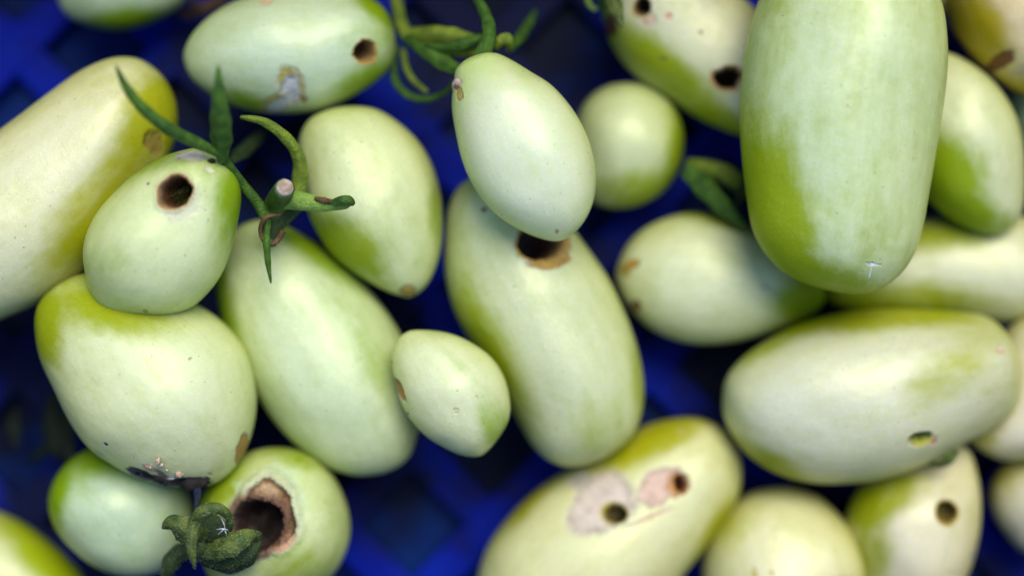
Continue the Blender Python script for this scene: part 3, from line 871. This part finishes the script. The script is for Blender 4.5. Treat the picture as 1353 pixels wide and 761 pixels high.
px_tube('curled_sepal', [(372, 284, 48), (352, 287, 49), (344, 303, 48), (350, 320, 47), (362, 322, 47), (374, 306, 46)], [4, 6, 6, 6, 8, 9], M_BROWN, st)
px_tube('stub', [(362, 280, 41), (368, 265, 44), (376, 249, 51)], [38, 32, 27], M_SEPAL, st, seg=16)
cx_, cy_, cz_ = P(376.5, 248, 51.3)
cut = px_tube('cut_end', [(375.8, 249.2, 50.9), (376.8, 247.4, 51.7)], [24, 22], M_CORK, st, seg=16)
br = px_tube('branch', [(378, 262, 45), (400, 266, 46), (420, 270, 47), (440, 271, 48), (456, 269, 49), (463, 264, 50)], [30, 25, 21, 15, 15, 10], M_LIME, st, seg=14)
px_tube('scab', [(416, 262, 48.3), (428, 265, 48.9), (440, 267, 49.3)], [4, 9, 5], M_BROWN, br)
px_tube('hook', [(443, 268, 50), (452, 265, 51), (461, 265, 51), (466, 269, 50)], [12, 13, 13, 8], M_SEPAL, st)

for ch in list(st.children):
    if ch.name.startswith(('branch', 'stub', 'pedicel')):
        hairs(ch, 500, 0.0006, 0.00005)

# leafy stalk at the top
st = empty('fruit_stalk', P(600, 70, 30))
tag(st, 'blurred leafy stalk with looping sepals between the scabbed oval and whitish egg tomatoes', 'stalk')
px_tube('stem', [(523, -8, 24), (527, 22, 26), (535, 42, 28), (552, 56, 30), (590, 66, 34), (640, 70, 38)], [16, 18, 19, 18, 16, 14], M_OLIVE, st)
px_leaf('sepal', [(540, 44, 30), (570, 44, 34), (600, 46, 36), (632, 50, 36)], [14, 22, 20, 4], M_OLIVE, st, 0.4, 0.6)
px_leaf('sepal', [(640, 48, 40), (610, 58, 40), (585, 62, 38), (562, 60, 36)], [10, 17, 15, 4], M_SEPAL, st, 0.5, 0.6)
px_leaf('sepal', [(535, 50, 32), (560, 65, 36), (585, 82, 38), (605, 92, 40)], [10, 20, 22, 14], M_SEPAL, st, 0.4, 0.6)
px_leaf('sepal', [(636, 74, 44), (645, 52, 44), (645, 30, 42), (636, 8, 40), (624, -12, 38)], [22, 20, 17, 14, 10], M_SEPAL, st, 0.5, 0.6)
px_leaf('sepal', [(672, 66, 32), (688, 48, 28), (700, 28, 25), (708, 14, 22)], [8, 14, 11, 3], M_SEPAL, st, 0.4, 0.5)
px_tube('curled_sepal', [(524, 60, 26), (520, 85, 26), (523, 110, 27), (540, 127, 28), (565, 131, 29), (588, 122, 31), (600, 108, 33)], [8, 9, 10, 10, 9, 8, 7], M_SEPAL, st)
px_tube('curled_sepal', [(533, 66, 28), (537, 90, 29), (548, 108, 30), (565, 122, 30)], [9, 9, 8, 6], M_OLIVE, st)
px_tube('knob', [(655, 62, 40), (662, 54, 41), (670, 52, 41), (672, 62, 39)], [12, 16, 17, 12], M_OLIVE, st)

# curled calyx, lower left
st = empty('calyx', P(280, 715, 33))
tag(st, 'fuzzy dark green calyx with curled sepals, in front of the wide eaten hole', 'calyx')
for pts_, w_, m_, fo_, ro_ in (
        ([(268, 714, 46), (256, 708, 49), (238, 698, 50), (224, 693, 49), (215, 697, 47)], [26, 38, 36, 24, 5], M_FUZZ, 0.35, 0.1),
        ([(262, 684, 50), (256, 694, 53), (253, 712, 54), (254, 730, 54), (257, 751, 52)], [9, 15, 16, 13, 1], M_FUZZ, 0.55, 0.2),
        ([(262, 728, 46), (282, 727, 50), (306, 718, 52), (328, 707, 51), (345, 706, 48)], [14, 28, 32, 22, 4], M_FUZZ, 0.30, 0.35),
        ([(262, 738, 45), (296, 748, 47), (326, 738, 48), (345, 714, 47)], [22, 38, 34, 4], M_DARK, 0.45, -0.5),
        ([(258, 722, 42), (238, 730, 42), (224, 745, 42), (215, 775, 40)], [12, 24, 24, 8], M_DARK, 0.45, 0.0)):
    lf = px_leaf('sepal', pts_, w_, m_, st, fo_, 0.45, ro_)
    hairs(lf, 230, 0.0006, 0.00004, seed=int(pts_[0][0]))
for pts_, w_ in (([(251, 718, 49), (253, 694, 51), (262, 678, 53), (277, 671, 53), (292, 673, 53), (303, 685, 51), (303, 699, 49), (296, 708, 46)], [12, 16, 17, 17, 15, 12, 9, 4]),
                 ([(343, 706, 46), (336, 722, 44), (333, 740, 42), (338, 756, 41), (346, 774, 39)], [7, 8, 8, 8, 8])):
    lf = px_leaf('curled_sepal', pts_, w_, M_FUZZ, st, 0.5, 0.45, 0.3)
    hairs(lf, 170, 0.0006, 0.00004, seed=int(pts_[0][1]))
px_tube('core', [(280, 697, 36), (281, 699, 44.5)], [46, 36], M_DARK, st, seg=14)

# black drip from the rot
dr = px_tube('drip', [(258, 636, 43), (261, 650, 44), (260, 664, 46), (258, 674, 47)], [15, 11, 6, 3], M_DRIP, None)
tag(dr, 'dark bluish strand hanging from the black rot down to the calyx', 'strand')
# white fluff in the calyx
fl = empty('fluff', P(294, 700, 49))
tag(fl, 'tiny tuft of white fluff caught in the curled calyx', 'fluff')
for i_, (a_, b_) in enumerate((((286, 699), (302, 700)), ((292, 684), (298, 702)), ((296, 700), (299, 708)), ((288, 706), (297, 698)))):
    px_tube('fibre', [(*a_, 51), ((a_[0] + b_[0]) / 2 + 1, (a_[1] + b_[1]) / 2 - 1, 52.2), (*b_, 51)], [0.8, 1.8 if i_ == 0 else 1.0, 0.6], M_HAIR, fl, seg=6)

# stalk in the shade between the round fruit and the largest one
st = empty('fruit_stalk', P(940, 250, 18))
tag(st, 'shaded grey green stalk piece between the small round tomato and the largest one', 'stalk')
px_leaf('sepal', [(905, 222, 26), (930, 245, 28), (955, 272, 29), (985, 300, 28)], [20, 30, 24, 6], M_SEPAL, st, 0.3, 0.6)
px_tube('stem', [(908, 216, 20), (935, 222, 22), (965, 234, 22), (985, 258, 18)], [12, 22, 26, 12], M_OLIVE, st)
px_leaf('sepal', [(985, 225, 22), (978, 250, 22), (975, 275, 20)], [8, 14, 4], M_DARK, st, 0.3, 0.5)

# dark leaf remains in the shade, lower left
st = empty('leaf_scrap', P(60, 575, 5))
tag(st, 'shade-dark leaf scraps on the crate floor beside the black rotted tomato', 'leaf')
px_leaf('leaflet', [(70, 520, 8), (66, 555, 12), (74, 590, 14), (92, 612, 12)], [14, 30, 30, 6], M_SHADE_LEAF, st, 0.4, 0.5)
px_leaf('leaflet', [(20, 540, 6), (16, 565, 8), (22, 590, 8)], [8, 24, 6], M_SHADE_LEAF, st, 0.3, 0.5)
px_leaf('leaflet', [(92, 548, 10), (86, 580, 14), (96, 612, 16)], [10, 26, 8], M_SHADE_LEAF, st, 0.3, 0.5)
px_tube('stem', [(40, 610, 5), (60, 592, 8), (82, 560, 9), (92, 530, 9)], [12, 14, 12, 8], M_SHADE_LEAF, st)

# small curled sepal by the twin holed fruit
st = empty('calyx', P(790, 2, 24))
tag(st, 'small pale curled calyx at the stem end of the tomato with two dark holes', 'calyx')
px_tube('curled_sepal', [(776, -14, 26), (776, 0, 27), (782, 10, 28), (789, 13, 28)], [6, 7, 7, 6], M_LIME, st)
px_leaf('sepal', [(800, -20, 32), (812, 6, 36), (822, 36, 38)], [24, 22, 4], M_FUZZ, st, 0.3, 0.6)
px_leaf('sepal', [(792, -20, 26), (797, 4, 29), (799, 28, 29)], [14, 13, 3], M_SEPAL, st, 0.3, 0.6)

st = empty('calyx', P(1247, 600, 28))
tag(st, 'tiny grey green calyx stub on top of the tomato with one round dark hole', 'calyx')
px_tube('curled_sepal', [(1226, 611, 27), (1240, 614, 29), (1256, 608, 30), (1264, 596, 29)], [6, 9, 9, 6], M_FUZZ, st)
px_tube('core', [(1246, 602, 27), (1256, 596, 29)], [13, 9], M_LIME, st)

st = empty('dried_stem', P(270, 12, 8))
tag(st, 'brown dried stem piece in the gap above the scabbed oval tomato', 'stem')
px_tube('stem', [(240, 22, 6), (262, 14, 8), (290, 2, 8), (306, -12, 6)], [10, 17, 16, 10], M_BROWN, st)
px_tube('twig', [(262, 14, 9), (256, 4, 11), (258, -8, 12)], [8, 7, 4], M_BROWN, st)
